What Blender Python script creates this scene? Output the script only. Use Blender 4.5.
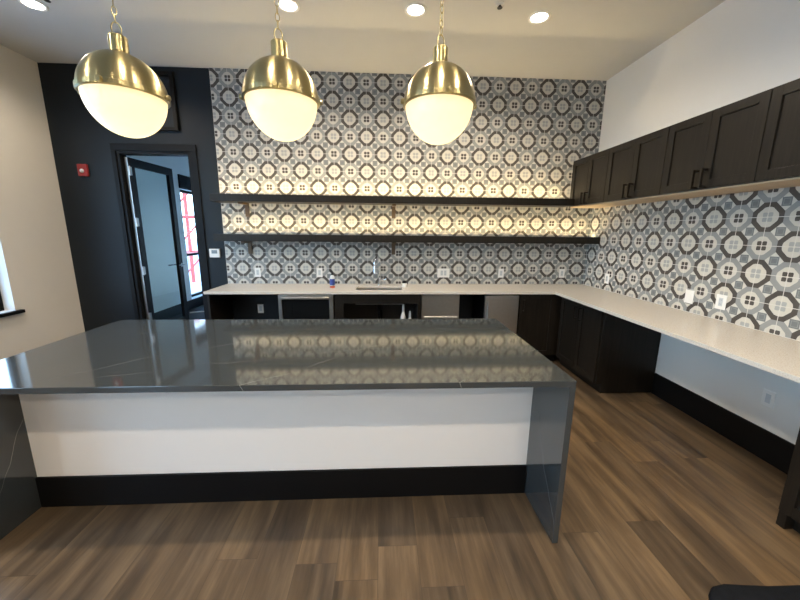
import bpy, bmesh, math, random
from mathutils import Vector, Matrix
random.seed(7)
S = bpy.context.scene
C = S.collection
for o in list(bpy.data.objects): bpy.data.objects.remove(o)

# ------------------------------------------------------------------ camera
CAM = Vector((1.8249, -4.5529, 1.5983)); YAW, PITCH, ROLL = -0.0510, 0.1966, 0.0094
f = Vector((-math.sin(YAW)*math.cos(PITCH), math.cos(YAW)*math.cos(PITCH), -math.sin(PITCH)))
r = Vector((math.cos(YAW), math.sin(YAW), 0)); u = r.cross(f)
r2 = math.cos(ROLL)*r + math.sin(ROLL)*u; u2 = -math.sin(ROLL)*r + math.cos(ROLL)*u
cd = bpy.data.cameras.new('camera'); cam = bpy.data.objects.new('camera', cd); C.objects.link(cam)
cd.sensor_width = 36; cd.lens = 341.55/800*36; cd.clip_start = 0.05; cd.clip_end = 300
m = Matrix((r2, u2, -f)).transposed().to_4x4(); m.translation = CAM
cam.matrix_world = m
S.camera = cam

# ------------------------------------------------------------------ light of the place
S.view_settings.view_transform = 'Standard'; S.view_settings.look = 'None'
S.view_settings.gamma = 1; S.view_settings.use_curve_mapping = False
S.view_settings.exposure = 0.35
W = bpy.data.worlds.new('sky'); S.world = W; W.use_nodes = True
wn = W.node_tree.nodes; wl = W.node_tree.links; bg = wn['Background']
tc = wn.new('ShaderNodeTexCoord'); sx = wn.new('ShaderNodeSeparateXYZ'); rp = wn.new('ShaderNodeValToRGB')
wl.new(tc.outputs['Generated'], sx.inputs[0]); wl.new(sx.outputs['Z'], rp.inputs[0]); wl.new(rp.outputs[0], bg.inputs['Color'])
rp.color_ramp.elements[0].position = 0.0; rp.color_ramp.elements[0].color = (0.60, 0.79, 1.0, 1)
rp.color_ramp.elements[1].position = 0.8; rp.color_ramp.elements[1].color = (0.22, 0.48, 1.0, 1)
SKY = 9.0
bg.inputs['Strength'].default_value = SKY
P_SPOT = 72.0          # recessed downlights
P_LED = 62.0           # emission of the led strips
P_GLOBE = 0.98          # emission of the pendant globes
WARM = (1.0, 0.84, 0.64)

XL, XR, YB, ZC = -2.115, 4.5916, -9.2, 3.457
T = 0.2032

# ------------------------------------------------------------------ node helpers
class NT:
    def __init__(s, name):
        s.mat = bpy.data.materials.new(name); s.mat.use_nodes = True
        s.n = s.mat.node_tree.nodes; s.l = s.mat.node_tree.links
        s.b = s.n['Principled BSDF']
    def new(s, t): return s.n.new(t)
    def put(s, sock, v):
        if isinstance(v, (int, float)): sock.default_value = v
        elif isinstance(v, tuple): sock.default_value = v if len(v) == 4 or len(sock.default_value) == 3 else v + (1,)
        else: s.l.new(v, sock)
    def m(s, op, a, b=0.0, c=0.0):
        x = s.new('ShaderNodeMath'); x.operation = op
        s.put(x.inputs[0], a); s.put(x.inputs[1], b); s.put(x.inputs[2], c); return x.outputs[0]
    def mix(s, fac, a, b):
        x = s.new('ShaderNodeMix'); x.data_type = 'RGBA'
        s.put(x.inputs[0], fac); s.put(x.inputs[6], a); s.put(x.inputs[7], b); return x.outputs[2]
    def xyz(s):
        t = s.new('ShaderNodeTexCoord'); x = s.new('ShaderNodeSeparateXYZ'); s.l.new(t.outputs['Object'], x.inputs[0])
        return x.outputs[0], x.outputs[1], x.outputs[2]
    def comb(s, a, b, c):
        x = s.new('ShaderNodeCombineXYZ'); s.put(x.inputs[0], a); s.put(x.inputs[1], b); s.put(x.inputs[2], c); return x.outputs[0]
    def noise(s, vec=None, scale=5, detail=3, rough=.5):
        x = s.new('ShaderNodeTexNoise'); x.inputs['Scale'].default_value = scale
        x.inputs['Detail'].default_value = detail; x.inputs['Roughness'].default_value = rough
        if vec is None: vec = s.new('ShaderNodeTexCoord').outputs['Object']
        s.l.new(vec, x.inputs['Vector']); return x.outputs[0]
    def ramp(s, fac, stops):
        x = s.new('ShaderNodeValToRGB'); s.put(x.inputs[0], fac)
        e = x.color_ramp.elements
        while len(e) < len(stops): e.new(.5)
        for k, (p, c) in enumerate(stops): e[k].position = p; e[k].color = c + (1,)
        return x.outputs[0]
    def bump(s, h, strength=.2, dist=.002):
        x = s.new('ShaderNodeBump'); x.inputs['Strength'].default_value = strength; x.inputs['Distance'].default_value = dist
        s.put(x.inputs['Height'], h); s.l.new(x.outputs[0], s.b.inputs['Normal'])
    def col(s, c): s.put(s.b.inputs['Base Color'], c); return s
    def rough(s, v): s.put(s.b.inputs['Roughness'], v); return s

def simple(name, c, rough=.5, metal=0.0, var=.06, scale=8, bump=0.0, emit=None, spec=None):
    t = NT(name)
    n = t.noise(scale=scale)
    lo = tuple(max(0, x*(1-var)) for x in c); hi = tuple(min(1, x*(1+var)) for x in c)
    t.col(t.mix(n, lo, hi)).rough(rough); t.b.inputs['Metallic'].default_value = metal
    if spec is not None: t.b.inputs['Specular IOR Level'].default_value = spec
    if bump: t.bump(t.noise(scale=scale*12), bump)
    if emit: t.b.inputs['Emission Color'].default_value = emit[0] + (1,); t.b.inputs['Emission Strength'].default_value = emit[1]
    return t.mat

def tile_mat(name, ucomp, usign, u0, parity):
    t = NT(name); x, y, z = t.xyz(); src = {'x': x, 'y': y}[ucomp]
    U = t.m('MULTIPLY_ADD', src, usign/T, u0); V = t.m('MULTIPLY_ADD', z, 1/T, -0.914/T)
    cu = t.m('ROUND', U); cv = t.m('ROUND', V)
    du = t.m('ABSOLUTE', t.m('SUBTRACT', U, cu)); dv = t.m('ABSOLUTE', t.m('SUBTRACT', V, cv))
    # odd = 1 for the crossings with a dark ring
    s_ = t.m('ADD', t.m('ADD', cu, cv), float(parity) + 1000.0)
    odd = t.m('MODULO', s_, 2.0); odd = t.m('GREATER_THAN', odd, 0.5)
    def octo(a, b, k):  # octagon-like metric equal to the flat half width
        return t.m('MAXIMUM', t.m('MAXIMUM', a, b), t.m('MULTIPLY', t.m('ADD', a, b), k))
    def ssum(a, b): return t.m('ADD', a, b)
    d = octo(du, dv, 0.51/0.70)
    # neighbour with the dark ring intrudes a little past the half tile
    nb = octo(t.m('SUBTRACT', 1.0, du), dv, 0.51/0.70)
    nb2 = octo(du, t.m('SUBTRACT', 1.0, dv), 0.51/0.70)
    nb = t.m('MINIMUM', nb, nb2)
    rr = t.m('SQRT', t.m('ADD', t.m('MULTIPLY', du, du), t.m('MULTIPLY', dv, dv)))
    rin = t.m('MAXIMUM', rr, t.m('MULTIPLY', t.m('ADD', du, dv), 0.76))
    cream = (0.56, 0.535, 0.475); grey = (0.255, 0.265, 0.265); dark = (0.044, 0.036, 0.031)
    blue = (0.145, 0.162, 0.170); petal = (0.34, 0.352, 0.345); white = (0.57, 0.555, 0.51)
    col = t.mix(0.0, white, white)
    # centre square of the tile
    eu = t.m('SUBTRACT', 0.5, du); ev = t.m('SUBTRACT', 0.5, dv)
    sq = t.m('LESS_THAN', t.m('MAXIMUM', eu, ev), 0.15)
    col = t.mix(sq, white, blue)
    sqi = t.m('LESS_THAN', t.m('ABSOLUTE', t.m('SUBTRACT', t.m('MAXIMUM', eu, ev), 0.095)), 0.008)
    col = t.mix(t.m('MULTIPLY', sqi, .6), col, petal)
    ring = t.m('LESS_THAN', d, 0.51)
    ringcol = t.mix(odd, grey, dark)
    col = t.mix(ring, col, ringcol)
    # dark neighbour overlap (only on grey cells)
    ov = t.m('MULTIPLY', t.m('LESS_THAN', nb, 0.51), t.m('SUBTRACT', 1.0, odd))
    col = t.mix(ov, col, dark)
    inner = t.m('LESS_THAN', rin, t.m('MULTIPLY_ADD', odd, 0.022, 0.332))
    col = t.mix(inner, col, cream)
    # four petals
    pu = t.m('SUBTRACT', du, 0.088); pv = t.m('SUBTRACT', dv, 0.088)
    pr = t.m('SQRT', t.m('ADD', t.m('MULTIPLY', pu, pu), t.m('MULTIPLY', pv, pv)))
    sqp = t.m('MAXIMUM', t.m('ABSOLUTE', pu), t.m('ABSOLUTE', pv))
    pet = t.m('MULTIPLY', t.m('LESS_THAN', pr, 0.088), t.m('LESS_THAN', sqp, 0.074))
    col = t.mix(pet, col, t.mix(odd, dark, petal))
    g = t.m('LESS_THAN', t.m('MINIMUM', du, dv), 0.011)
    n = t.noise(scale=22, detail=4)
    col = t.mix(t.m('MULTIPLY', n, .22), col, t.mix(0.5, col, (0.36, 0.35, 0.33)))
    col = t.mix(g, col, (0.60, 0.58, 0.54))
    t.col(col).rough(t.m('MULTIPLY_ADD', n, .2, .38))
    t.bump(t.m('MULTIPLY', g, -1.0), .4, .001)
    return t.mat

def floor_mat():
    t = NT('oak_plank_floor'); x, y, z = t.xyz()
    PW, PL = 0.20, 1.22
    U = t.m('MULTIPLY', x, 1/PW); iu = t.m('FLOOR', U)
    wn_ = t.new('ShaderNodeTexWhiteNoise'); wn_.noise_dimensions = '1D'; t.put(wn_.inputs['W'], iu)
    V = t.m('ADD', t.m('MULTIPLY', y, 1/PL), wn_.outputs[0]); iv = t.m('FLOOR', V)
    w2 = t.new('ShaderNodeTexWhiteNoise'); w2.noise_dimensions = '2D'; t.l.new(t.comb(iu, iv, 0.0), w2.inputs['Vector'])
    rnd = w2.outputs[0]
    off = t.m('MULTIPLY', rnd, 37.0)
    g1 = t.noise(t.comb(t.m('MULTIPLY_ADD', x, 14.0, off), t.m('MULTIPLY_ADD', y, 1.3, off), 0.0), 1.0, 5, .6)
    g2 = t.noise(t.comb(t.m('MULTIPLY_ADD', x, 70.0, off), t.m('MULTIPLY_ADD', y, 2.2, off), 0.0), 1.0, 3, .5)
    g3 = t.noise(t.comb(t.m('MULTIPLY_ADD', x, 5.0, off), t.m('MULTIPLY_ADD', y, .9, off), 3.0), 1.0, 2, .5)
    a = t.ramp(g1, [(.36, (0.018, 0.012, 0.0075)), (.50, (0.092, 0.062, 0.036)), (.66, (0.20, 0.142, 0.084))])
    b = t.ramp(g3, [(.38, (0.060, 0.045, 0.031)), (.62, (0.18, 0.125, 0.073))])
    col = t.mix(.45, a, b)
    col = t.mix(t.m('MULTIPLY', g2, .35), col, t.mix(.5, col, (0.07, 0.045, 0.025)))
    tint = t.ramp(rnd, [(0.0, (0.72, 0.72, 0.74)), (.5, (1.0, .97, .93)), (1.0, (1.2, 1.14, 1.03))])
    mm = t.new('ShaderNodeMix'); mm.data_type = 'RGBA'; mm.blend_type = 'MULTIPLY'; mm.inputs[0].default_value = 1
    t.l.new(col, mm.inputs[6]); t.l.new(tint, mm.inputs[7]); col = mm.outputs[2]
    fu = t.m('ABSOLUTE', t.m('SUBTRACT', t.m('FRACT', U), .5)); fv = t.m('ABSOLUTE', t.m('SUBTRACT', t.m('FRACT', V), .5))
    seam = t.m('MAXIMUM', t.m('GREATER_THAN', fu, .5-.006), t.m('GREATER_THAN', fv, .5-.0012))
    col = t.mix(t.m('MULTIPLY', seam, .65), col, (0.045, 0.032, 0.022))
    t.col(col).rough(t.m('MULTIPLY_ADD', g1, .16, .36))
    t.bump(t.m('SUBTRACT', t.m('MULTIPLY', g2, .3), seam), .25, .0015)
    return t.mat

def quartz_dark():
    t = NT('charcoal_quartz'); x, y, z = t.xyz()
    n = t.noise(scale=1.3, detail=4)
    w = t.m('ADD', t.m('MULTIPLY_ADD', x, 1.0, t.m('MULTIPLY', y, -1.25)), t.m('MULTIPLY_ADD', z, .7, t.m('MULTIPLY', n, .42)))
    fr = t.m('ABSOLUTE', t.m('SUBTRACT', t.m('FRACT', w), .5))
    vein = t.m('LESS_THAN', fr, .0016)
    n2 = t.noise(scale=2.1, detail=2); mask = t.m('MINIMUM', 1.0, t.m('MAXIMUM', 0.0, t.m('MULTIPLY', t.m('SUBTRACT', n2, .40), 7.0)))
    w3 = t.m('ADD', t.m('MULTIPLY_ADD', x, .35, t.m('MULTIPLY', y, -1.1)), t.m('MULTIPLY', t.noise(scale=1.9, detail=3), .45))
    v3 = t.m('LESS_THAN', t.m('ABSOLUTE', t.m('SUBTRACT', t.m('FRACT', w3), .5)), .0013)
    base = t.mix(t.noise(scale=3, detail=3), (0.034, 0.039, 0.042), (0.048, 0.055, 0.058))
    col = t.mix(t.m('MULTIPLY', t.m('MULTIPLY', vein, mask), .8), base, (0.30, 0.30, 0.29))
    col = t.mix(t.m('MULTIPLY', t.m('MULTIPLY', v3, mask), .5), col, (0.25, 0.25, 0.24))
    t.col(col).rough(.07); t.b.inputs['Specular IOR Level'].default_value = 1.0
    return t.mat

def quartz_white():
    t = NT('white_quartz')
    n = t.noise(scale=140, detail=2); n2 = t.noise(scale=4, detail=4)
    c = t.ramp(n, [(.34, (0.45, 0.41, 0.36)), (.46, (0.565, 0.535, 0.485)), (.7, (0.60, 0.57, 0.52))])
    c = t.mix(t.m('MULTIPLY', n2, .25), c, (0.50, 0.46, 0.41))
    t.col(c).rough(.22); return t.mat

def wood_dark(name='espresso_wood', k=1.0):
    t = NT(name); x, y, z = t.xyz()
    g = t.noise(t.comb(t.m('MULTIPLY', x, 60.0), t.m('MULTIPLY', y, 60.0), t.m('MULTIPLY', z, 3.0)), 1.0, 4, .6)
    c = t.ramp(g, [(.3, (0.007*k, 0.0058*k, 0.0046*k)), (.7, (0.016*k, 0.013*k, 0.010*k))])
    t.col(c).rough(.38); t.b.inputs['Specular IOR Level'].default_value = .27; t.bump(g, .08, .0008); return t.mat

def pane_mat(name='pane_glass', tint=(0.93, 0.98, 0.97)):
    t = NT(name); n = t.n
    tr = n.new('ShaderNodeBsdfTransparent'); tr.inputs[0].default_value = tint + (1,)
    gl = n.new('ShaderNodeBsdfGlossy'); gl.inputs['Roughness'].default_value = .02
    lw = n.new('ShaderNodeLayerWeight'); fac = t.m('MULTIPLY_ADD', t.m('POWER', lw.outputs['Facing'], 4.0), .85, .04)
    mx = n.new('ShaderNodeMixShader')
    nz = t.noise(scale=2); t.l.new(t.mix(nz, (.95, .97, .97), (1, 1, 1)), gl.inputs[0])
    t.l.new(fac, mx.inputs[0]); t.l.new(tr.outputs[0], mx.inputs[1]); t.l.new(gl.outputs[0], mx.inputs[2])
    t.l.new(mx.outputs[0], n['Material Output'].inputs[0]); return t.mat

def emit_mat(name, c, s, c2=None):
    t = NT(name); n = t.noise(scale=6)
    t.col(t.mix(n, c, tuple(x*.96 for x in c))).rough(.4)
    t.b.inputs['Emission Color'].default_value = c + (1,); t.b.inputs['Emission Strength'].default_value = s
    return t.mat

def brass_mat():
    t = NT('brushed_brass'); n = t.noise(scale=5)
    t.col(t.mix(n, (0.385, 0.325, 0.165), (0.44, 0.37, 0.19))).rough(.30); t.b.inputs['Metallic'].default_value = 1
    tg = t.new('ShaderNodeTangent'); tg.direction_type = 'RADIAL'; tg.axis = 'Z'; t.l.new(tg.outputs[0], t.b.inputs['Tangent'])
    t.b.inputs['Anisotropic'].default_value = .85; t.b.inputs['Anisotropic Rotation'].default_value = 0.25
    return t.mat
def globe_mat():
    t = NT('opal_globe'); x, y, z = t.xyz(); n = t.noise(scale=6)
    k = t.m('MULTIPLY', z, -4.8)
    c = t.mix(k, (1.0, 0.76, 0.37), (1.0, 0.86, 0.48))
    t.col(t.mix(n, (.42, .40, .36), (.44, .42, .38))).rough(.35)
    t.put(t.b.inputs['Emission Color'], c); t.put(t.b.inputs['Emission Strength'], t.m('MULTIPLY_ADD', k, P_GLOBE*.38, P_GLOBE*.78))
    return t.mat
M = dict(
    tileb=tile_mat('patterned_tile_back', 'x', 1, 0.0, 0),
    tiler=tile_mat('patterned_tile_right', 'y', -1, -0.1337/T, 1),
    floor=floor_mat(), quartz=quartz_dark(), white=quartz_white(), wood=wood_dark(), wood2=wood_dark('shelf_wood', 1.1),
    ceil=simple('ceiling_paint', (0.56, 0.555, 0.54), .9, var=.02, bump=.05),
    wallp=simple('beige_wall_paint', (0.67, 0.64, 0.59), .85, var=.02, bump=.05),
    wallw=simple('white_wall_paint', (0.74, 0.72, 0.68), .8, var=.015, bump=.04),
    navy=simple('charcoal_navy_paint', (0.012, 0.017, 0.023), .5, var=.05, bump=.04, spec=.22),
    frame=simple('black_frame_paint', (0.006, 0.007, 0.009), .5, var=.08, spec=.15),
    black=simple('black_trim', (0.004, 0.004, 0.0043), .45, var=.1, spec=.18),
    inside=simple('cabinet_interior', (0.03, 0.026, 0.022), .6, var=.1),
    steel=simple('brushed_steel', (0.56, 0.55, 0.53), .34, 1.0, var=.08, scale=30),
    dsteel=simple('dull_steel', (0.34, 0.33, 0.31), .42, 1.0, var=.08, scale=30),
    chrome=simple('chrome', (0.82, 0.83, 0.85), .08, 1.0, var=.02),
    brass=brass_mat(),
    bronze=simple('dark_bronze', (0.012, 0.009, 0.007), .4, .3, var=.1),
    bracket=simple('bracket_wood', (0.10, 0.062, 0.030), .5, var=.2, scale=20),
    plate=simple('white_plastic', (0.78, 0.77, 0.74), .35, var=.01),
    slot=simple('slot_grey', (0.14, 0.14, 0.14), .5),
    screen=simple('thermostat_screen', (0.20, 0.24, 0.26), .2),
    red=simple('alarm_red', (0.26, 0.022, 0.022), .35, var=.04),
    lens=simple('strobe_lens', (0.75, 0.75, 0.78), .15),
    glass=pane_mat(), dglass=simple('dark_glass', (0.008, 0.009, 0.010), .05, var=.05),
    globe=globe_mat(),
    lamp=emit_mat('downlight_lens', (1.0, 0.95, 0.88), 14.0),
    led=emit_mat('led_tape', (1.0, 0.76, 0.39), P_LED),
    knee=simple('white_panel_paint', (0.80, 0.77, 0.735), .6, var=.01),
    otherf=simple('dark_carpet', (0.022, 0.024, 0.027), .9, var=.25, scale=60),
    otherw=simple('pale_wall_paint', (0.76, 0.76, 0.73), .8, var=.015),
    concrete=simple('pale_ground', (0.48, 0.47, 0.45), .9, var=.15, scale=2),
    crane=simple('red_painted_steel', (0.62, 0.07, 0.05), .45, var=.1),
    leaf=simple('hedge_green', (0.16, 0.24, 0.08), .8, var=.5, scale=9),
    fence=simple('galvanised_wire', (0.25, 0.26, 0.27), .5, .5),
    blue=simple('blue_plastic', (0.05, 0.25, 0.55), .3),
    bluelabel=simple('blue_label', (0.02, 0.04, 0.22), .4),
    soapred=simple('red_soap', (0.42, 0.10, 0.07), .15),
    clear=simple('clear_plastic', (0.55, 0.58, 0.60), .12),
    maple=simple('pale_maple', (0.50, 0.38, 0.25), .6, var=.08, scale=10),
    cloth=simple('charcoal_cloth', (0.007, 0.0085, 0.012), .85, var=.5, scale=25, bump=.5, spec=.15),
)

# ------------------------------------------------------------------ mesh helpers
def loc(p): return p.location if p is not None else Vector((0, 0, 0))
def abs_loc(p):
    v = Vector((0, 0, 0))
    while p is not None: v = v + p.location; p = p.parent
    return v
def obj(name, bm, mat, parent=None, smooth=False, bevel=0.0):
    """world-space bmesh -> one mesh object, origin at its parent's origin"""
    off = abs_loc(parent)
    for v in bm.verts: v.co -= off
    bmesh.ops.recalc_face_normals(bm, faces=bm.faces[:])
    me = bpy.data.meshes.new(name); bm.to_mesh(me); bm.free()
    if smooth: me.polygons.foreach_set('use_smooth', [True]*len(me.polygons))
    o = bpy.data.objects.new(name, me); C.objects.link(o)
    me.materials.append(M[mat] if isinstance(mat, str) else mat)
    if parent is not None: o.parent = parent
    if bevel:
        b = o.modifiers.new('bevel', 'BEVEL'); b.width = bevel; b.segments = 2; b.limit_method = 'ANGLE'
    return o
def box(bm, x0, x1, y0, y1, z0, z1):
    vs = [bm.verts.new((x, y, z)) for z in (z0, z1) for y in (y0, y1) for x in (x0, x1)]
    for f_ in ((0, 2, 3, 1), (4, 5, 7, 6), (0, 1, 5, 4), (2, 6, 7, 3), (0, 4, 6, 2), (1, 3, 7, 5)):
        bm.faces.new([vs[k] for k in f_])
    return bm
def bx(*a):
    bm = bmesh.new()
    for k in range(0, len(a), 6): box(bm, *a[k:k+6])
    return bm
def cyl(bm, p, q, r0, r1=None, seg=24, caps=True):
    r1 = r0 if r1 is None else r1; p = Vector(p); q = Vector(q); d = (q-p).normalized()
    a = d.orthogonal().normalized(); b = d.cross(a)
    A = [bm.verts.new(p + r0*(math.cos(t)*a + math.sin(t)*b)) for t in [2*math.pi*k/seg for k in range(seg)]]
    B = [bm.verts.new(q + r1*(math.cos(t)*a + math.sin(t)*b)) for t in [2*math.pi*k/seg for k in range(seg)]]
    for k in range(seg): bm.faces.new((A[k], A[(k+1) % seg], B[(k+1) % seg], B[k]))
    if caps: bm.faces.new(A[::-1]); bm.faces.new(B)
    return bm
def lathe(bm, c, prof, seg=48, close=False):
    c = Vector(c); rings = []
    for (rad, z) in prof:
        if rad < 1e-6: rings.append([bm.verts.new(c + Vector((0, 0, z)))])
        else: rings.append([bm.verts.new(c + Vector((rad*math.cos(2*math.pi*k/seg), rad*math.sin(2*math.pi*k/seg), z))) for k in range(seg)])
    for A, B in zip(rings, rings[1:]):
        for k in range(seg):
            k2 = (k+1) % seg
            if len(A) == 1 and len(B) == 1: continue
            if len(A) == 1: bm.faces.new((A[0], B[k], B[k2]))
            elif len(B) == 1: bm.faces.new((A[k], B[0], A[k2]))
            else: bm.faces.new((A[k], A[k2], B[k2], B[k]))
    return bm
def tube(bm, pts, rad, seg=12, closed=False):
    pts = [Vector(p) for p in pts]; n = len(pts); rings = []; up = None
    for i, p in enumerate(pts):
        a = pts[(i-1) % n] if (closed or i > 0) else p; b = pts[(i+1) % n] if (closed or i < n-1) else p
        d = (b-a).normalized()
        if up is None: up = d.orthogonal().normalized()
        up = (up - up.dot(d)*d).normalized(); s = d.cross(up)
        rings.append([bm.verts.new(p + rad*(math.cos(2*math.pi*k/seg)*up + math.sin(2*math.pi*k/seg)*s)) for k in range(seg)])
    for i in range(n if closed else n-1):
        A, B = rings[i], rings[(i+1) % n]
        for k in range(seg): bm.faces.new((A[k], A[(k+1) % seg], B[(k+1) % seg], B[k]))
    if not closed: bm.faces.new(rings[0][::-1]); bm.faces.new(rings[-1])
    return bm
def thing(name, label, cat, at, group=None):
    o = bpy.data.objects.new(name, None); C.objects.link(o); o.location = at; o.empty_display_size = .1
    o['label'] = label; o['category'] = cat
    if group: o['group'] = group
    return o
def tag(o, label, cat, group=None):
    o['label'] = label; o['category'] = cat
    if group: o['group'] = group
    return o
def struct(name, bm, mat, parent=None, bevel=0.0):
    o = obj(name, bm, mat, parent, bevel=bevel); o['kind'] = 'structure'; return o
def walls_x(x0, x1, ya, yb, z0, z1, holes):
    """wall slab in the YZ plane with rectangular holes (y0,y1,z0,z1)"""
    bm = bmesh.new(); holes = sorted(holes); y = ya
    for (h0, h1, a, b) in holes:
        if h0 > y: box(bm, x0, x1, y, h0, z0, z1)
        if a > z0: box(bm, x0, x1, h0, h1, z0, a)
        if b < z1: box(bm, x0, x1, h0, h1, b, z1)
        y = h1
    if y < yb: box(bm, x0, x1, y, yb, z0, z1)
    return bm

# ------------------------------------------------------------------ the setting
YO = 4.6                                   # far end of the other room
struct('floor', bx(XL, XR, YB, 0, -.1, 0), 'floor')
struct('floor_far', bx(XL, 1.6, 0.0, YO, -.1, -.001), 'otherf')
struct('ceiling', bx(XL-.2, XR+.2, YB-.2, 0.12, ZC, ZC+.15), 'ceil')
struct('ceiling_far', bx(XL-.2, 1.8, 0.12, YO+.2, ZC, ZC+.15), 'wallw')
WINS = [(-2.75, -.78, .735, 2.75), (-5.55, -3.6, .735, 2.75), (-8.5, -6.4, .735, 2.75)]  # only the first is in view; the other two are added for daylight
struct('wall_left', walls_x(XL-.2, XL, YB-.2, .12, 0, ZC, [(a, b, c, d) for a, b, c, d in WINS]), 'wallp')
OW = (2.57, 4.1, .20, 2.39)
struct('wall_far_left', walls_x(XL-.2, XL, .12, YO+.2, 0, ZC, [OW]), 'otherw')
struct('wall_far_end', bx(XL, -.4, YO, YO+.2, 0, ZC,  1.3, 1.8, YO, YO+.2, 0, ZC,  -.4, 1.3, YO, YO+.2, 0, .7,  -.4, 1.3, YO, YO+.2, 2.4, ZC), 'otherw')
struct('wall_far_right', bx(1.6, 1.8, .12, YO, 0, ZC), 'otherw')
struct('wall_right', bx(XR, XR+.2, YB-.2, .12, 0, ZC), 'wallw')
struct('wall_rear', bx(XL, XR, YB-.2, YB, 0, ZC), 'wallp')
DX0, DX1, DZ = -1.37, -.54, 2.51
wb = bmesh.new(); box(wb, XL, DX0-.02, 0, .12, 0, ZC); box(wb, DX0-.02, DX1+.02, 0, .12, DZ+.02, ZC); box(wb, DX1+.02, XR, 0, .12, 0, ZC)
wback = struct('wall_back', wb, 'navy')
obj('tile_cladding', bx(-T, XR-.001, -.010, -.0002, .914, ZC-.001), 'tileb', wback)
wr = bpy.data.objects['wall_right']
obj('tile_cladding', bx(XR-.010, XR-.0002, -4.4, -.011, .914, 1.935), 'tiler', wr)
struct('baseboard_right', bx(XR-.016, XR-.0003, -3.0, -1.43, 0, .222), 'black', bevel=.003)
struct('baseboard_left', bx(XL+.0003, XL+.016, YB, -.0, 0, .19), 'black', bevel=.003)
struct('baseboard_back', bx(XL+.017, DX0-.12, -.016, -.0003, 0, .19), 'black', bevel=.003)
struct('baseboard_far', bx(XL+.0003, XL+.016, .13, YO, 0, .19), 'black', bevel=.003)
# casing of the doorway
struct('trim_1', bx(DX0-.07, DX0-.02, -.018, .138, 0, DZ+.02,  DX0-.07, DX1+.10, -.018, .138, DZ+.02, DZ+.10,  DX1+.02, DX1+.10, -.018, .138, 0, DZ+.02), 'frame', bevel=.003)
struct('trim_2', bx(DX0-.0199, DX0+.012, .0, .12, 0, DZ+.02,  DX0+.012, DX1-.012, 0, .12, DZ-.012, DZ+.0199,  DX1-.012, DX1+.0199, .0, .12, 0, DZ+.02), 'frame')
# windows of the left wall: frame, pane, sill
def window(n, y0, y1, z0, z1, sill=True, bars=(), mull=()):
    fx0, fx1 = XL-.16, XL-.11; w = .05
    bm = bx(fx0, fx1, y0, y0+w, z0, z1,  fx0, fx1, y1-w, y1, z0, z1,  fx0, fx1, y0+w, y1-w, z0, z0+w,  fx0, fx1, y0+w, y1-w, z1-w, z1)
    for z in bars: box(bm, fx0, fx1, y0+w, y1-w, z-.025, z+.025)
    for y in mull: box(bm, fx0+.002, fx1-.002, y-.025, y+.025, z0+w, z1-w)
    o = struct('window_%d' % n, bm, 'black')
    obj('pane', bx(XL-.137, XL-.133, y0+w, y1-w, z0+w, z1-w), 'glass', o)
    if sill: obj('window_sill', bx(XL-.10, XL+.045, y0-.04, y1+.055, z0-.035, z0-.0005), 'black', o, bevel=.003)
    return o
for k, (a, b, c, d) in enumerate(WINS): window(k+1, a, b, c, d, mull=((a+b)/2,))
ow = window(4, *OW, sill=False, bars=(1.09,))
struct('trim_3', bx(XL+.0003, XL+.03, OW[0]-.02, OW[1]+.02, OW[3], OW[3]+.26), 'frame')
w5 = struct('window_5', bx(-.4, -.35, YO+.1, YO+.15, .7, 2.4,  1.25, 1.3, YO+.1, YO+.15, .7, 2.4,  -.35, 1.25, YO+.1, YO+.15, .7, .75,  -.35, 1.25, YO+.1, YO+.15, 2.35, 2.4,  YO*0+.42, .47, YO+.1, YO+.15, .75, 2.35), 'black')  # unseen window, added so that daylight brightens the far room
obj('pane', bx(-.35, 1.25, YO+.123, YO+.127, .75, 2.35), 'glass', w5)
struct('ground_far', bx(XL-.2, 40, YO+.21, 60, -.35, -.15), 'concrete')
# the glazed door standing open into the far room
door = struct('door_1', bmesh.new(), 'frame')
door.location = (DX0+.022, .07, 0)
def door_leaf():
    w, h, t_ = .80, 2.47, .045
    ang = math.radians(86)
    def place(bm):
        for v in bm.verts:
            x, y, z = v.co
            v.co = Vector((door.location.x + x*math.cos(ang) - y*math.sin(ang), door.location.y + x*math.sin(ang) + y*math.cos(ang), z))
        return bm
    st = .085
    bm = bx(0, st, -t_, 0, .008, h,  w-st, w, -t_, 0, .008, h,  st, w-st, -t_, 0, h-.10, h,  st, w-st, -t_, 0, .008, .27)
    fr = obj('door_frame', place(bm), 'frame', door)
    obj('pane', place(bx(st, w-st, -t_/2-.004, -t_/2+.004, .27, h-.10)), 'glass', door)
    hb = bmesh.new()
    for s in (-1, 1):
        yy = -t_ - .001 if s < 0 else .001
        cyl(hb, (w-.045, yy, 1.08), (w-.045, yy+s*.012, 1.08), .026)
        cyl(hb, (w-.045, yy+s*.012, 1.08), (w-.045, yy+s*.05, 1.08), .009)
        cyl(hb, (w-.045, yy+s*.05, 1.08), (w-.175, yy+s*.05, 1.08), .009)
    h_ = obj('door_handle', place(hb), 'chrome', door, smooth=False); h_['label'] = 'chrome lever handle'
    q_ = obj('hinge_strip', place(bx(-.013, -.0125, -.040, -.004, .01, h)), 'steel', door); q_['label'] = 'pale metal strip along the hinge edge'
    for z in (.45, 1.07, 1.69, 2.31):
        hg = bmesh.new(); cyl(hg, (-.009, -t_-.006, z-.055), (-.009, -t_-.006, z+.055), .010, seg=12); box(hg, -.012, .030, -t_-.003, -t_-.0003, z-.05, z+.05)
        g_ = obj('hinge', place(hg), 'steel', door); g_['label'] = 'brushed metal hinge'
door_leaf()

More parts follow.
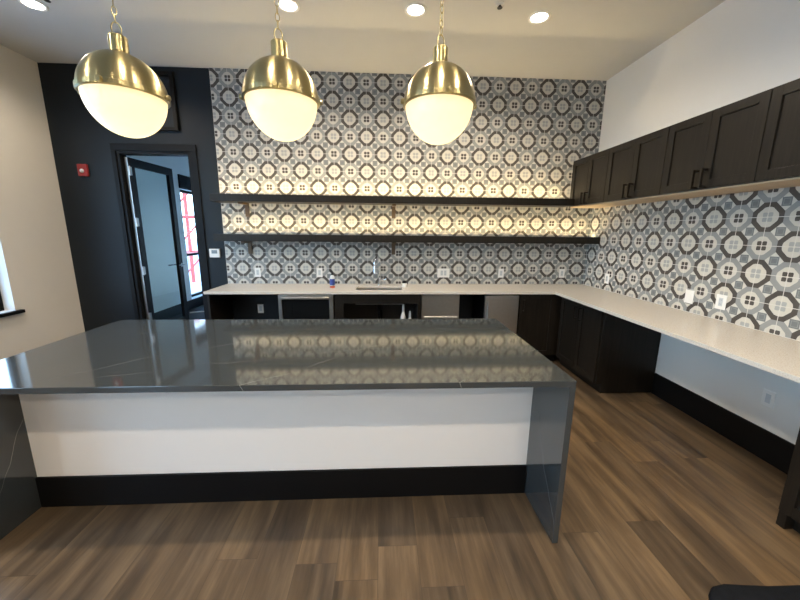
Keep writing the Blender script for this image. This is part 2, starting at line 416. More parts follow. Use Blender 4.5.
# ------------------------------------------------------------------ island
isl = thing('kitchen_island', 'long charcoal stone waterfall island with white panel below the overhang', 'kitchen island', (1.23, -2.5, 0))
IX0, IX1, IY0, IY1, IZ = -.200, 2.742, -3.085, -1.895, .914
TH = .03
obj('worktop', bx(IX0, IX1, IY0, IY1, IZ-TH, IZ), 'quartz', isl, bevel=.002)
obj('waterfall_side', bx(IX0, IX0+TH, IY0, IY1, 0.0005, IZ-TH-.0003), 'quartz', isl, bevel=.0015)
obj('waterfall_side', bx(IX1-TH, IX1, IY0, IY1, 0.0005, IZ-TH-.0003), 'quartz', isl, bevel=.0015)
obj('carcass', bx(IX0+TH+.001, IX1-TH-.001, -2.70, -1.91, .10, IZ-TH-.001,  IX0+TH+.001, IX1-TH-.001, -2.70, -1.98, .001, .10), 'wood', isl)
obj('knee_panel', bx(IX0+TH+.001, IX1-TH-.001, -2.718, -2.7005, .19, IZ-TH-.001), 'knee', isl)['label'] = 'white painted panel'
obj('baseboard', bx(IX0+TH+.001, IX1-TH-.001, -2.733, -2.7185, .001, .195), 'black', isl, bevel=.003)['label'] = 'black baseboard'
nd = 5; wdt = (IX1-IX0-2*TH-.01)/nd
for k in range(nd):
    x0 = IX0+TH+.005+k*wdt
    d_ = obj('door', bx(x0+.002, x0+wdt-.002, -1.909, -1.89, .105, IZ-TH-.004), 'wood', isl, bevel=.002)
    obj('handle', bx(x0+wdt-.06, x0+wdt-.05, -1.8895, -1.866, .70, .84), 'bronze', d_)

# ------------------------------------------------------------------ perimeter worktop (L shape, with a sink cut-out)
CX0, CF, RF, CEND = -.208, -.635, 3.878, -3.95
SX0, SX1, SY0, SY1 = 1.50, 2.06, -.50, -.19
z0, z1 = .884, .9135
def prism(bm, loop, z0, z1, holes=()):
    vs0 = [bm.verts.new((x, y, z0)) for x, y in loop]; vs1 = [bm.verts.new((x, y, z1)) for x, y in loop]
    n = len(loop)
    for k in range(n): bm.faces.new((vs0[k], vs0[(k+1) % n], vs1[(k+1) % n], vs1[k]))
    bm.faces.new(vs0[::-1]); bm.faces.new(vs1); return bm
bm = bmesh.new()
YBK = -.0105; XBK = XR-.0105
# grid of quads sharing vertices, so that the slab is one continuous piece
xs = [CX0, SX0, SX1, RF, XBK]; ys = [CEND, CF, SY0, SY1, YBK]
vd = {}
def gv(i, j, z):
    k = (i, j, z)
    if k not in vd: vd[k] = bm.verts.new((xs[i], ys[j], z))
    return vd[k]
cells = {(i, j) for i in range(4) for j in range(1, 4)} | {(3, 0)}
cells.discard((1, 2))
for (i, j) in cells:
    for z in (z0, z1): bm.faces.new((gv(i, j, z), gv(i+1, j, z), gv(i+1, j+1, z), gv(i, j+1, z)))
    for (di, dj, a, b) in ((-1, 0, (i, j), (i, j+1)), (1, 0, (i+1, j), (i+1, j+1)), (0, -1, (i, j), (i+1, j)), (0, 1, (i, j+1), (i+1, j+1))):
        if (i+di, j+dj) not in cells: bm.faces.new((gv(*a, z0), gv(*b, z0), gv(*b, z1), gv(*a, z1)))
tag(obj('worktop', bm, 'white', bevel=.002), 'L-shaped white speckled stone worktop running along the tiled walls', 'countertop')

# ------------------------------------------------------------------ base units
def shaker(bm, x0, x1, z0, z1, face, depth=.02, st=.062, axis='y', sgn=-1):
    """frame and recessed panel; face = coordinate of the back of the door; sgn = outward direction along the axis"""
    def bb(a0, a1, d0, d1, c0, c1):
        lo, hi = sorted((face+sgn*d0, face+sgn*d1))
        if axis == 'y': box(bm, a0, a1, lo, hi, c0, c1)
        else: box(bm, lo, hi, a0, a1, c0, c1)
    bb(x0, x0+st, 0, depth, z0, z1); bb(x1-st, x1, 0, depth, z0, z1)
    bb(x0+st, x1-st, 0, depth, z0, z0+st); bb(x0+st, x1-st, 0, depth, z1-st, z1)
    bb(x0+st, x1-st, 0, depth-.010, z0+st, z1-st)
    return bm
def pull(bm, a, z0, z1, face, axis, sgn, r_=.0055, out=.034):
    def p(o_, z): return (a, face+sgn*o_, z) if axis == 'y' else (face+sgn*o_, a, z)
    def bar(p0, p1):
        lo = [min(p0[k], p1[k])-r_ for k in range(3)]; hi = [max(p0[k], p1[k])+r_ for k in range(3)]
        box(bm, lo[0], hi[0], lo[1], hi[1], lo[2], hi[2])
    bar(p(r_+.0005, z0), p(out-r_*2, z0)); bar(p(r_+.0005, z1), p(out-r_*2, z1)); bar(p(out, z0), p(out, z1))
    return bm
FY = -.58                                   # face of the base carcasses
# end panel at the door side and support of the empty bay
tag(obj('end_panel', bx(CX0+.012, CX0+.034, -.585, -.0005, .0005, .8835), 'wood', bevel=.0015), 'dark wood end panel holding up the left end of the white worktop', 'cabinet panel')
# beverage cooler
bc = thing('beverage_cooler', 'undercounter drinks cooler with steel framed dark glass door', 'beverage cooler', (.92, -.3, 0))
obj('cabinet_body', bx(.607, 1.243, -.545, -.03, .02, .868), 'black', bc)
for sx_, sy_ in ((.64, -.50), (1.21, -.50), (.64, -.07), (1.21, -.07)):
    q = bmesh.new(); cyl(q, (sx_, sy_, .0005), (sx_, sy_, .02), .018, seg=16); obj('foot', q, 'black', bc)
d_ = obj('door', bx(.607, .645, -.59, -.547, .10, .868,  1.195, 1.243, -.59, -.547, .10, .868,  .645, 1.195, -.59, -.547, .815, .868,  .645, 1.195, -.59, -.547, .10, .15), 'steel', bc, bevel=.002)
d_['label'] = 'steel door frame'
obj('glass_pane', bx(.645, 1.195, -.575, -.56, .15, .815), 'dglass', d_)['label'] = 'dark glass'
q = bmesh.new(); cyl(q, (.66, -.632, .842), (1.21, -.632, .842), .011); 
for xx in (.70, 1.17): cyl(q, (xx, -.5905, .842), (xx, -.632, .842), .008)
obj('handle', q, 'steel', d_, smooth=False)
obj('kick_grille', bx(.607, 1.243, -.56, -.546, .022, .095), 'black', bc)
# sink base cabinet, its front open below the false drawer
sb = thing('sink_cabinet', 'open dark sink base cabinet with bottles standing inside', 'base cabinet', (1.78, -.3, 0))
sx0, sx1 = 1.262, 2.27
obj('carcass', bx(sx0, sx0+.018, FY, -.02, .10, .8835,  sx1-.018, sx1, FY, -.02, .10, .8835,  sx0+.018, sx1-.018, FY, -.02, .10, .118,  sx0+.018, sx1-.018, -.026, -.02, .118, .8835), 'inside', sb)
obj('face_stile', bx(sx0, sx0+.10, FY-.02, FY-.0005, .10, .8835), 'wood', sb)
obj('face_stile', bx(sx1-.03, sx1, FY-.02, FY-.0005, .10, .8835), 'wood', sb)
obj('false_front', bx(sx0+.10, sx1-.03, FY-.02, FY-.0005, .765, .8835), 'wood', sb, bevel=.001)
obj('toe_kick', bx(sx0, sx1, FY+.05, FY+.062, .0005, .0995), 'black', sb)
# sink
sk = thing('kitchen_sink', 'undermounted steel sink bowl in the white worktop', 'sink', (1.78, -.345, .88))
a0, a1, b0, b1, zb = SX0-.004, SX1+.004, SY0-.004, SY1+.004, .735
t_ = .002
bm = bx(a0, a0+t_, b0, b1, zb, z0-.0005,  a1-t_, a1, b0, b1, zb, z0-.0005,  a0+t_, a1-t_, b0, b0+t_, zb, z0-.0005,  a0+t_, a1-t_, b1-t_, b1, zb, z0-.0005,  a0, a1, b0, b1, zb-t_, zb)
obj('bowl', bm, 'steel', sk)
q = bmesh.new(); lathe(q, (1.78, -.345, zb), [(0, .001), (.02, .0012), (.03, .003), (.042, .004), (.045, .0005)], 32); obj('strainer', q, 'chrome', sk, smooth=True)
q = bmesh.new(); cyl(q, (1.78, -.345, zb-.004), (1.78, -.345, zb-.09), .030); cyl(q, (1.78, -.345, zb-.09), (1.78, -.345, .50), .020)
tube(q, [(1.78, -.345, .52), (1.78, -.345, .47), (1.80, -.30, .44), (1.80, -.22, .46), (1.80, -.19, .52), (1.80, -.14, .56), (1.80, -.03, .56)], .020)
obj('drain_pipe', q, 'black', sk, smooth=True)
# faucet
fc = thing('kitchen_faucet', 'chrome gooseneck faucet standing behind the sink', 'faucet', (1.785, -.10, .914))
q = bmesh.new(); lathe(q, (1.785, -.10, .914), [(0, .0), (.027, .0), (.027, .006), (.020, .012), (.019, .10), (.014, .105)], 32); obj('base', q, 'chrome', fc, smooth=True)
pts = [(1.785, -.10, 1.015), (1.785, -.10, 1.19)]
for k in range(1, 15):
    a = math.pi*k/14; pts.append((1.785-.035*(1-math.cos(a))*.9, -.10-.085*(1-math.cos(a)), 1.20+.085*math.sin(a)))
pts.append((pts[-1][0], pts[-1][1], 1.17))
q = bmesh.new(); tube(q, pts, .014, 14); obj('neck', q, 'chrome', fc, smooth=True)
e = pts[-1]; q = bmesh.new(); cyl(q, (e[0], e[1], 1.171), (e[0], e[1], 1.09), .014, .017); obj('spray_head', q, 'chrome', fc, smooth=False)
q = bmesh.new(); cyl(q, (1.80, -.105, .975), (1.835, -.11, .98), .012); cyl(q, (1.835, -.11, .98), (1.87, -.125, 1.0), .007); obj('lever', q, 'chrome', fc)
# dishwasher (narrow, steel)
dw = thing('dishwasher', 'narrow dull steel dishwasher between sink cabinet and empty bay', 'dishwasher', (2.51, -.3, 0))
obj('cabinet_body', bx(2.285, 2.742, -.545, -.03, .10, .868), 'black', dw)
d_ = obj('door', bx(2.285, 2.742, -.575, -.546, .10, .868), 'dsteel', dw, bevel=.003)
q = bmesh.new(); cyl(q, (2.32, -.605, .60), (2.71, -.605, .60), .010)
for xx in (2.36, 2.67): cyl(q, (xx, -.5755, .60), (xx, -.605, .60), .007)
obj('handle', q, 'steel', d_)
obj('toe_kick', bx(2.285, 2.742, -.52, -.50, .0005, .0995), 'black', dw)
# fridge
rf = thing('undercounter_fridge', 'small stainless steel fridge under the worktop by the corner', 'fridge', (3.26, -.3, 0))
obj('cabinet_body', bx(3.05, 3.462, -.545, -.03, .02, .86), 'black', rf)
for sx_, sy_ in ((3.09, -.50), (3.42, -.50), (3.09, -.07), (3.42, -.07)):
    q = bmesh.new(); cyl(q, (sx_, sy_, .0005), (sx_, sy_, .02), .018, seg=16); obj('foot', q, 'black', rf)
d_ = obj('door', bx(3.05, 3.462, -.598, -.548, .09, .86), 'steel', rf, bevel=.004)
d_['label'] = 'stainless steel door'
q = bmesh.new(); cyl(q, (3.075, -.637, .30), (3.075, -.637, .82), .010)
for zz in (.34, .78): cyl(q, (3.075, -.5985, zz), (3.075, -.637, zz), .007)
obj('handle', q, 'steel', d_)
obj('kick_grille', bx(3.05, 3.462, -.56, -.547, .022, .085), 'black', rf)
# corner cabinet
cc = thing('corner_cabinet', 'dark base cabinet in the corner beside the steel fridge', 'base cabinet', (3.7, -.3, 0))
obj('carcass', bx(3.475, 4.5905, FY, -.02, .10, .8835), 'wood', cc)
q = bmesh.new(); shaker(q, 3.48, 3.92, .105, .878, FY-.0005); d_ = obj('door', q, 'wood', cc)
q = bmesh.new(); pull(q, 3.52, .68, .81, FY-.0205, 'y', -1); obj('handle', q, 'bronze', d_)
obj('toe_kick', bx(3.475, 4.0, FY+.05, FY+.062, .0005, .0995), 'black', cc)
# right run cabinets
RX = 3.985
rc = thing('base_cabinet', 'dark two-door base cabinet under the right worktop, ending at the knee space', 'base cabinet', (4.2, -1.0, 0))
obj('carcass', bx(RX, 4.5905, -1.42, -.60, .10, .8835,  RX+.055, 4.5905, -1.42, -.60, .0005, .10), 'wood', rc)
for (y0, y1, hy) in ((-1.02, -.64, -.98), (-1.405, -1.025, -1.065)):
    q = bmesh.new(); shaker(q, y0, y1, .105, .878, RX-.0005, axis='x'); d_ = obj('door', q, 'wood', rc, bevel=.001)
    q = bmesh.new(); pull(q, hy, .68, .81, RX-.0205, 'x', -1); obj('handle', q, 'bronze', d_)
RN = 4.045
rn = thing('base_cabinet', 'dark base cabinet under the near end of the right worktop, past the knee space', 'base cabinet', (4.2, -3.4, 0))
obj('carcass', bx(RN, 4.5905, -3.93, -3.01, .10, .8835,  RN+.055, 4.5905, -3.93, -3.03, .0005, .10), 'wood', rn)
obj('corner_foot', bx(RN, RN+.05, -3.05, -3.0101, .0005, .0995), 'wood', rn)
for (y0, y1, hy) in ((-3.47, -3.02, -3.43), (-3.925, -3.475, -3.515)):
    q = bmesh.new(); shaker(q, y0, y1, .105, .878, RN-.0005, axis='x'); d_ = obj('door', q, 'wood', rn, bevel=.001)
    q = bmesh.new(); pull(q, hy, .68, .81, RN-.0205, 'x', -1); obj('handle', q, 'bronze', d_)

# ------------------------------------------------------------------ wall cabinets on the right wall
UX, UZ0, UZ1 = 4.22, 1.932, 2.483
ub = [-.15, -.845, -1.608, -2.373, -3.14]
ul = ['dark two-door wall cabinet in the far corner, beside the long shelves',
      'dark two-door wall cabinet, second from the tiled back wall',
      'dark two-door wall cabinet, third from the tiled back wall',
      'dark two-door wall cabinet nearest the camera, cut by the picture edge']
for k in range(4):
    y1, y0 = ub[k], ub[k+1]
    u_ = thing('wall_cabinet', ul[k], 'wall cabinet', (4.36, (y0+y1)/2, UZ0), 'wall cabinets on the right wall')
    obj('carcass', bx(UX, XR-.0004, y0+.001, y1-.001, UZ0, UZ1), 'wood', u_)
    obj('underside_panel', bx(UX+.001, XR-.0115, y0+.001, y1-.001, UZ0-.012, UZ0-.0005), 'maple', u_)['label'] = 'pale unfinished underside'
    ym = (y0+y1)/2
    for (a, b, hy) in ((y0+.003, ym-.0015, ym-.035), (ym+.0015, y1-.003, ym+.035)):
        q = bmesh.new(); shaker(q, a, b, UZ0+.003, UZ1-.003, UX-.0005, axis='x'); d_ = obj('door', q, 'wood', u_, bevel=.001)
        q = bmesh.new(); pull(q, hy, UZ0+.014, UZ0+.134, UX-.0205, 'x', -1, r_=.008, out=.040); obj('handle', q, 'bronze', d_)
struct('trim_4', bx(4.31, 4.33, -.149, -.0105, UZ0, UZ1), 'wood')

# ------------------------------------------------------------------ shelves
def shelf(label, zt, th, x1, strip_end):
    s_ = thing('floating_shelf', label, 'shelf', (2.1, -.15, zt-th), 'long dark shelves on the tiled back wall')
    bm = bmesh.new(); prof = [(-.285, zt-th), (-.0105, zt-th), (-.0105, zt), (-.105, zt), (-.105, zt-.008), (-.135, zt-.008), (-.135, zt), (-.285, zt)]
    A = [bm.verts.new((-.205, a, b)) for a, b in prof]; B = [bm.verts.new((x1, a, b)) for a, b in prof]
    for k in range(8): bm.faces.new((A[k], A[(k+1) % 8], B[(k+1) % 8], B[k]))
    bm.faces.new(A[::-1]); bm.faces.new(B)
    obj('board', bm, 'wood2', s_, bevel=.0015)
    for xx in (.118, 1.963):
        bm = bx(xx-.024, xx+.024, -.030, -.0105, zt-th-.165, zt-th-.0005,  xx-.024, xx+.024, -.24, -.0305, zt-th-.022, zt-th-.0005)
        obj('bracket', bm, 'bracket', s_, bevel=.002)['label'] = 'brown bracket under the shelf'
    obj('led_strip', bx(-.19, strip_end, -.131, -.109, zt-.0075, zt-.0045), 'led', s_)['label'] = 'glowing warm light strip'
    return s_
shelf('upper of the two long dark shelves on the tiled wall, its top edge glowing', 2.02, .085, 4.19, 4.17)
shelf('lower of the two long dark shelves, spanning the tiled wall to the corner', 1.555, .085, XR-.0105, 4.56)

# ------------------------------------------------------------------ wall plates
def plate_back(x, z, w, h, label, y=-.0105, gang=1, group='outlets on the tiled back wall'):
    p_ = thing('outlet', label, 'outlet', (x, y, z), group)
    obj('cover_plate', bx(x-w/2, x+w/2, y-.006, y-.0003, z-h/2, z+h/2), 'plate', p_, bevel=.002)
    for g in range(gang):
        cx = x + (g-(gang-1)/2)*.046
        obj('socket', bx(cx-.016, cx+.016, y-.0075, y-.0061, z-.033, z+.033), 'clear', p_)
        [obj('slot', bx(cx+a-.001, cx+a+.001, y-.0079, y-.0076, z+b-.005, z+b+.005), 'slot', p_) for a in (-.006, .006) for b in (-.017, .017)]
for x, w, g, lab in ((.19, .075, 1, 'white outlet on the tiled back wall nearest the doorway'),
                     (.99, .075, 1, 'white outlet on the tiled back wall behind the soap bottle'),
                     (2.638, .165, 2, 'wide white double outlet on the tiled back wall right of the faucet'),
                     (3.425, .075, 1, 'white outlet on the tiled back wall above the steel fridge'),
                     (4.27, .075, 1, 'white outlet on the tiled back wall nearest the corner')):
    plate_back(x, 1.063, w, .12, lab, gang=g)
plate_back(.19, .575, .075, .12, 'grey looking outlet on the dark wall inside the empty bay under the worktop', y=-.0003, group=None) if 0 else None
o_ = thing('outlet', 'pale outlet low on the wall inside the empty bay under the worktop', 'outlet', (.19, 0, .575))
obj('cover_plate', bx(.152, .228, -.0065, -.0004, .515, .635), 'plate', o_, bevel=.002)
obj('socket', bx(.174, .206, -.0082, -.0066, .542, .608), 'clear', o_)
def plate_right(y, z, w, label, x=XR-.0105, cat='outlet', sw=False):
    p_ = thing('light_switch' if sw else 'outlet', label, cat, (x, y, z), 'plates on the tiled right wall')
    obj('cover_plate', bx(x-.006, x-.0003, y-w/2, y+w/2, z-.06, z+.06), 'plate', p_, bevel=.002)
    if sw: obj('rocker', bx(x-.009, x-.0061, y-.016, y+.016, z-.032, z+.032), 'plate', p_, bevel=.001)
    else:
        obj('socket', bx(x-.0075, x-.0061, y-.016, y+.016, z-.033, z+.033), 'clear', p_)
        [obj('slot', bx(x-.0079, x-.0076, y+a-.001, y+a+.001, z+b-.005, z+b+.005), 'slot', p_) for a in (-.006, .006) for b in (-.017, .017)]
plate_right(-.51, 1.058, .08, 'white outlet on the tiled right wall nearest the corner')
plate_right(-1.665, 1.052, .085, 'white switch plate on the tiled right wall, left of the near outlet', cat='switch', sw=True)
plate_right(-1.957, 1.062, .085, 'white outlet on the tiled right wall, nearest the camera')
o_ = thing('outlet', 'white outlet low on the white knee wall under the right worktop', 'outlet', (XR, -2.42, .45))
obj('cover_plate', bx(XR-.0063, XR-.0004, -2.46, -2.38, .39, .51), 'plate', o_, bevel=.002)
obj('socket', bx(XR-.008, XR-.0064, -2.436, -2.404, .417, .483), 'clear', o_)
# thermostat and fire alarm on the dark wall
th_ = thing('thermostat', 'white thermostat on the dark wall between the doorway and the tiles', 'thermostat', (-.335, 0, 1.31))
obj('housing', bx(-.40, -.27, -.022, -.0004, 1.255, 1.365), 'plate', th_, bevel=.004)
obj('display', bx(-.37, -.30, -.0235, -.0221, 1.305, 1.348), 'screen', th_)['label'] = 'grey display'
fa = thing('fire_alarm', 'red wall fire alarm with white strobe on the dark wall', 'fire alarm', (-1.765, 0, 2.28))
obj('housing', bx(-1.845, -1.735, -.035, -.0004, 2.225, 2.365), 'red', fa, bevel=.006)
q = bmesh.new(); lathe(q, (0, 0, 0), [(0, .022), (.012, .019), (.021, .010), (.024, 0), (0, 0)], 24)
q.transform(Matrix.Translation((-1.79, -.0355, 2.285)) @ Matrix.Rotation(math.pi/2, 4, 'X')); obj('strobe', q, 'lens', fa, smooth=True)['label'] = 'white strobe lens'
wp = thing('wall_panel', 'dark framed panel high on the dark wall above the doorway', 'wall panel', (-.96, 0, 3.06))
obj('frame', bx(-1.31, -1.27, -.04, -.0004, 2.76, 3.395,  -.655, -.61, -.04, -.0004, 2.76, 3.395,  -1.27, -.655, -.04, -.0004, 2.76, 2.795,  -1.27, -.655, -.04, -.0004, 3.355, 3.395), 'black', wp, bevel=.002)
obj('panel', bx(-1.27, -.655, -.012, -.0004, 2.795, 3.355), 'navy', wp)

# ------------------------------------------------------------------ ceiling lights
def downlight(x, y, label, group):
    d_ = thing('recessed_downlight', label, 'ceiling light', (x, y, ZC), group)
    q = bmesh.new(); lathe(q, (x, y, ZC), [(.068, -.0004), (.094, -.0004), (.094, -.004), (.085, -.009), (.070, -.006), (.068, -.0004)], 40); obj('trim_ring', q, 'plate', d_, smooth=False)
    q = bmesh.new(); lathe(q, (x, y, ZC), [(0, -.0045), (.0675, -.0045), (.0675, -.0006), (0, -.0006)], 40); obj('lens', q, 'lamp', d_)['label'] = 'glowing white lens'
    l = bpy.data.lights.new('downlight', 'SPOT'); l.energy = P_SPOT; l.color = WARM; l.spot_size = math.radians(158); l.spot_blend = .6; l.shadow_soft_size = .05
    lo = bpy.data.objects.new('bulb', l); C.objects.link(lo); lo.location = (0, 0, -.02); lo.parent = d_
vis = [(-1.12, -1.09, 'leftmost recessed ceiling downlight, above the left aisle by the window'),
       (1.032, -1.215, 'recessed ceiling downlight directly above the middle globe pendant'),
       (2.105, -1.225, 'recessed ceiling downlight left of the right globe pendant chain'),
       (3.195, -1.195, 'rightmost recessed ceiling downlight, right of the sprinkler')]
for x, y, lab in vis: downlight(x, y, lab, 'recessed ceiling downlights')
for y in (-3.3, -5.35, -7.4):
    for x in (-1.13, 1.01, 2.085, 3.175): downlight(x, y, 'recessed ceiling downlight out of view behind the camera', 'recessed downlights behind the camera')
def sprinkler(x, y, label):
    s_ = thing('sprinkler_head', label, 'sprinkler', (x, y, ZC), 'ceiling sprinklers')
    q = bmesh.new(); lathe(q, (x, y, ZC), [(0, -.0004), (.034, -.0004), (.032, -.005), (.012, -.010), (0, -.010)], 24); obj('escutcheon', q, 'plate', s_)
    q = bmesh.new(); cyl(q, (x, y, ZC-.0105), (x, y, ZC-.016), .010, seg=12)
    for k in (-1, 1): tube(q, [(x+k*.007, y, ZC-.015), (x+k*.013, y, ZC-.020), (x+k*.008, y, ZC-.025), (x, y, ZC-.027)], .003, 8)
    cyl(q, (x, y, ZC-.027), (x, y, ZC-.030), .022, seg=16); obj('head', q, 'bronze', s_)
sprinkler(2.795, -1.345, 'small dark ceiling sprinkler between the two right downlights')
sprinkler(-.92, -1.19, 'small dark ceiling sprinkler beside the leftmost downlight')

# ------------------------------------------------------------------ globe pendants
def link_pts(c, ang, a=.0105, b=.021, n=20):
    out = []
    for k in range(n):
        t = 2*math.pi*k/n; s = a*math.cos(t); zz = b*math.sin(t)
        out.append((c[0]+s*math.cos(ang), c[1]+s*math.sin(ang), c[2]+zz))
    return out
def pendant(x, y, label):
    zc, R = 2.298, .197
    p_ = thing('globe_pendant', label, 'pendant light', (x, y, zc), 'brass globe pendants over the island')
    q = bmesh.new(); pr = []
    for k in range(0, 17):
        a = math.radians(90 - (90-3)*k/16); pr.append((R*math.cos(a) if k else .028, R*math.sin(a)))
    pr[0] = (.028, R*.99); lathe(q, (x, y, zc), pr, 64); obj('dome', q, 'brass', p_, smooth=True)
    q = bmesh.new(); lathe(q, (x, y, zc), [(R+.0005, .012), (R+.005, .010), (R+.005, -.012), (R-.004, -.016), (R-.010, -.016), (R-.010, .0), (R+.0005, .012)], 64); obj('band', q, 'brass', p_, smooth=False)
    q = bmesh.new(); pr = []
    for k in range(0, 21):
        a = math.radians(-4 - 86*k/20); pr.append(((R-.010)*math.cos(a) if k < 20 else 0, (R+.012)*math.sin(a)))
    lathe(q, (x, y, zc), pr, 64); obj('globe', q, 'globe', p_, smooth=True)['label'] = 'glowing white glass globe'
    for ang in (0, math.pi/2, math.pi, 3*math.pi/2):
        d = Vector((math.cos(ang+.12), math.sin(ang+.12), 0)); c = Vector((x, y, zc))
        q = bmesh.new(); cyl(q, c+d*(R+.0052), c+d*(R+.020), .016, .012, seg=16); obj('knob', q, 'brass', p_, smooth=False)
    q = bmesh.new(); lathe(q, (x, y, zc), [(0, R-.006), (.040, R-.006), (.042, R), (.042, R+.074), (.038, R+.080), (0, R+.080)], 40); st_ = obj('stem_cap', q, 'brass', p_, smooth=False)
    zt = zc+R+.080
    q = bmesh.new(); tube(q, link_pts((x, y, zt+.031), .5, .021, .033), .0032, 8, True); obj('loop', q, 'brass', p_, smooth=True)
    q = bmesh.new(); z = zt+.080; k = 0
    while z < ZC-.045:
        tube(q, link_pts((x, y, z), .5+(k % 2)*math.pi/2 + math.pi/2),   .0023, 6, True); z += .0345; k += 1
    obj('chain', q, 'brass', p_, smooth=True)
    q = bmesh.new(); lathe(q, (x, y, ZC), [(0, -.0004), (.065, -.0004), (.063, -.012), (.035, -.026), (.006, -.03), (.006, -.05), (0, -.05)], 40); obj('ceiling_canopy', q, 'brass', p_, smooth=True)
pendant(.458, -2.49, 'left brass and white globe pendant, hanging before the dark wall')
pendant(1.277, -2.49, 'middle brass and white globe pendant over the island')
pendant(2.138, -2.49, 'right brass and white globe pendant, hanging before the patterned tiles')

# ------------------------------------------------------------------ small things
sp = thing('soap_bottle', 'clear soap bottle with blue label and red soap on the white worktop', 'soap bottle', (1.205, -.36, .914))
q = bmesh.new(); lathe(q, (1.205, -.36, .914), [(0, 0), (.028, 0), (.031, .006), (.031, .030), (0, .030)], 28); obj('soap', q, 'soapred', sp, smooth=False)
q = bmesh.new(); lathe(q, (1.205, -.36, .914), [(0, .0302), (.031, .0302), (.031, .125), (.024, .148), (.012, .160), (0, .160)], 28); obj('bottle', q, 'clear', sp, smooth=True)
q = bmesh.new(); lathe(q, (1.205, -.36, .914), [(.0313, .040), (.0320, .040), (.0320, .115), (.0313, .115)], 28); obj('label', q, 'bluelabel', sp)['label'] = 'dark blue label'
q = bmesh.new(); lathe(q, (1.205, -.36, .914), [(0, .1602), (.011, .1602), (.011, .182), (.006, .185), (.005, .205), (0, .205)], 20); box(q, 1.205-.035, 1.205+.006, -.366, -.354, .914+.2055, .914+.217); obj('pump_cap', q, 'black', sp)
jr = thing('sponge_jar', 'small white jar with black top beside the right end of the sink', 'jar', (2.10, -.27, .914))
q = bmesh.new(); lathe(q, (2.10, -.27, .914), [(0, 0), (.026, 0), (.030, .05), (0, .05)], 24); obj('jar', q, 'plate', jr)
q = bmesh.new(); lathe(q, (2.10, -.27, .914), [(0, .0502), (.031, .0502), (.031, .070), (.02, .080), (0, .082)], 24); obj('lid', q, 'black', jr)['label'] = 'black lid'
for x, y, h, lab in ((2.075, -.46, .61, 'tall white cleaner bottle inside the sink cabinet'), (2.16, -.44, .52, 'shorter white cleaner bottle at the right inside the sink cabinet')):
    b_ = thing('cleaner_bottle', lab, 'bottle', (x, y, .118), 'bottles inside the sink cabinet')
    q = bmesh.new(); lathe(q, (x, y, .1185), [(0, 0), (.036, 0), (.038, .01), (.038, h*.62), (.030, h*.74), (.014, h*.84), (0, h*.84)], 24); obj('bottle', q, 'plate', b_, smooth=True)
    q = bmesh.new(); lathe(q, (x, y, .1185), [(0, h*.841), (.015, h*.841), (.015, h*.93), (.010, h), (0, h)], 16); obj('cap', q, 'plate' if h > .55 else 'clear', b_)
# dark cloth heap on the floor at the lower right
q = bmesh.new(); N = 36
cx, cy, rx, ry = 3.60, -3.63, .40, .30
rings = []
for s, hh in ((1.0, 0.001), (.99, .012), (.95, .022), (.75, .030), (.4, .036)):
    ring = []
    for k in range(N):
        a = 2*math.pi*k/N; w_ = 1+.05*math.sin(3*a+1)+.03*math.sin(7*a)
        ca, sa = math.cos(a), math.sin(a)
        px = rx*s*w_*math.copysign(abs(ca)**.7, ca); py = ry*s*w_*math.copysign(abs(sa)**.7, sa)
        ring.append(q.verts.new((cx+px, cy+py, hh*(1+.12*math.sin(5*a+s*9)) if hh > .002 else .001)))
    rings.append(ring)
for A, B in zip(rings, rings[1:]):
    for k in range(N): q.faces.new((A[k], A[(k+1) % N], B[(k+1) % N], B[k]))
q.faces.new(rings[0]); q.faces.new(rings[-1])
o_ = obj('folded_cloth', q, 'cloth', smooth=True); tag(o_, 'dark charcoal cloth lying on the wood floor at the lower right', 'cloth')

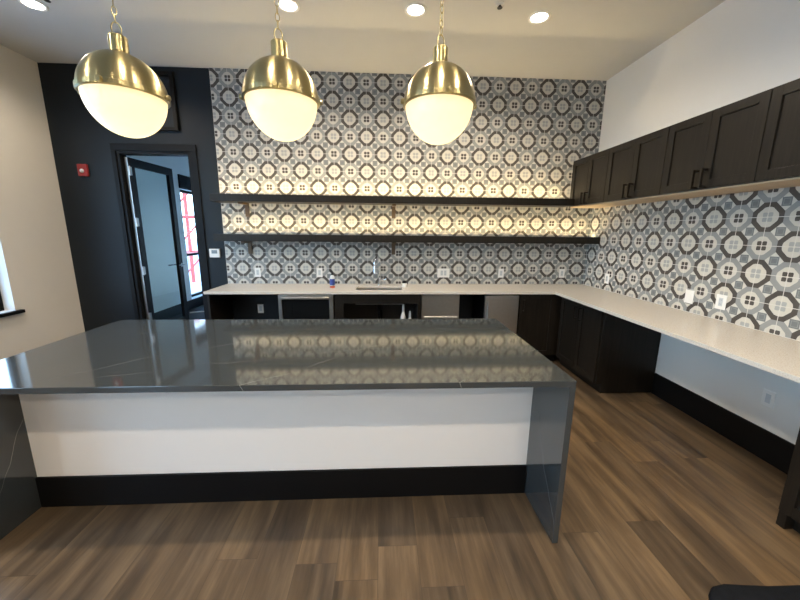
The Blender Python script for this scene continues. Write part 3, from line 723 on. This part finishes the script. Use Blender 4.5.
# ------------------------------------------------------------------ far room and outdoors
bm = bmesh.new(); cyl(bm, (-1.95, 2.15, .013), (-1.35, 2.42, .013), .012, seg=12)
bk = thing('plastic_tub', 'blue plastic tub on the dark floor beyond the doorway', 'tub', (-1.66, 2.62, 0))
q = bmesh.new(); lathe(q, (-1.66, 2.62, 0), [(0, .001), (.11, .001), (.14, .16), (.145, .16), (.145, .17), (.135, .17), (.105, .01), (0, .01)], 32); obj('bowl', q, 'blue', bk)
tag(obj('white_pole', bm, 'plate'), 'white pole lying beside the blue tub beyond the doorway', 'pole')
struct('floor_outside', bx(-60, XL-.21, -30, 60, -.35, -.15), 'concrete')
cr = thing('scaffold_tower', 'red steel scaffold tower seen through the far window', 'scaffold', (-5.0, 6.6, -.15))
tx, ty, ww = -4.6, 6.3, 1.0
for (dx, dy) in ((0, 0), (ww, 0), (0, ww), (ww, ww)):
    q = bmesh.new(); cyl(q, (tx+dx, ty+dy, -.15), (tx+dx, ty+dy, 3.3), .06, seg=12); obj('upright', q, 'crane', cr)
q = bmesh.new()
for z in (.9, 2.0, 3.1):
    for (a, b) in (((0, 0), (ww, 0)), ((0, 0), (0, ww)), ((ww, 0), (ww, ww)), ((0, ww), (ww, ww))):
        cyl(q, (tx+a[0], ty+a[1], z), (tx+b[0], ty+b[1], z), .035, seg=8)
obj('rail', q, 'crane', cr)
for k, z in enumerate((-.1, .9, 2.0)):
    q = bmesh.new(); cyl(q, (tx, ty, z), (tx+ww, ty, z+1.05), .03, seg=8); cyl(q, (tx+ww, ty+ww, z), (tx+ww, ty, z+1.05), .03, seg=8); obj('cross_brace', q, 'crane', cr)
q = bmesh.new(); cyl(q, (tx+.2, ty-.1, 3.3), (tx+1.6, ty+2.6, 1.0), .06, seg=10); obj('boom', q, 'crane', cr)
fn = thing('wire_fence', 'tall wire mesh fence outside the far window', 'fence', (-7.5, 8, -.15))
q = bmesh.new()
for k in range(61): cyl(q, (-7.5, 3+k*.2, -.1), (-7.5, 3+k*.2, 1.9), .008, seg=4)
for k in range(11): cyl(q, (-7.5, 3, -.05+k*.19), (-7.5, 15, -.05+k*.19), .008, seg=4)
obj('mesh_panel', q, 'fence', fn)
for k in range(6):
    q = bmesh.new(); cyl(q, (-7.5, 3+k*2.4, -.15), (-7.5, 3+k*2.4, 2.0), .035, seg=10); obj('post', q, 'fence', fn)
q = bmesh.new(); bmesh.ops.create_icosphere(q, subdivisions=4, radius=1)
for v in q.verts:
    n_ = 1+.12*math.sin(v.co.x*9)*math.sin(v.co.y*11)*math.sin(v.co.z*8)+random.uniform(-.05, .05)
    v.co = Vector((-11.5+v.co.x*n_*1.6, 13+v.co.y*n_*5, .95+v.co.z*n_*1.1))
tag(obj('hedge', q, 'leaf'), 'pale green hedge behind the wire fence outside', 'hedge')
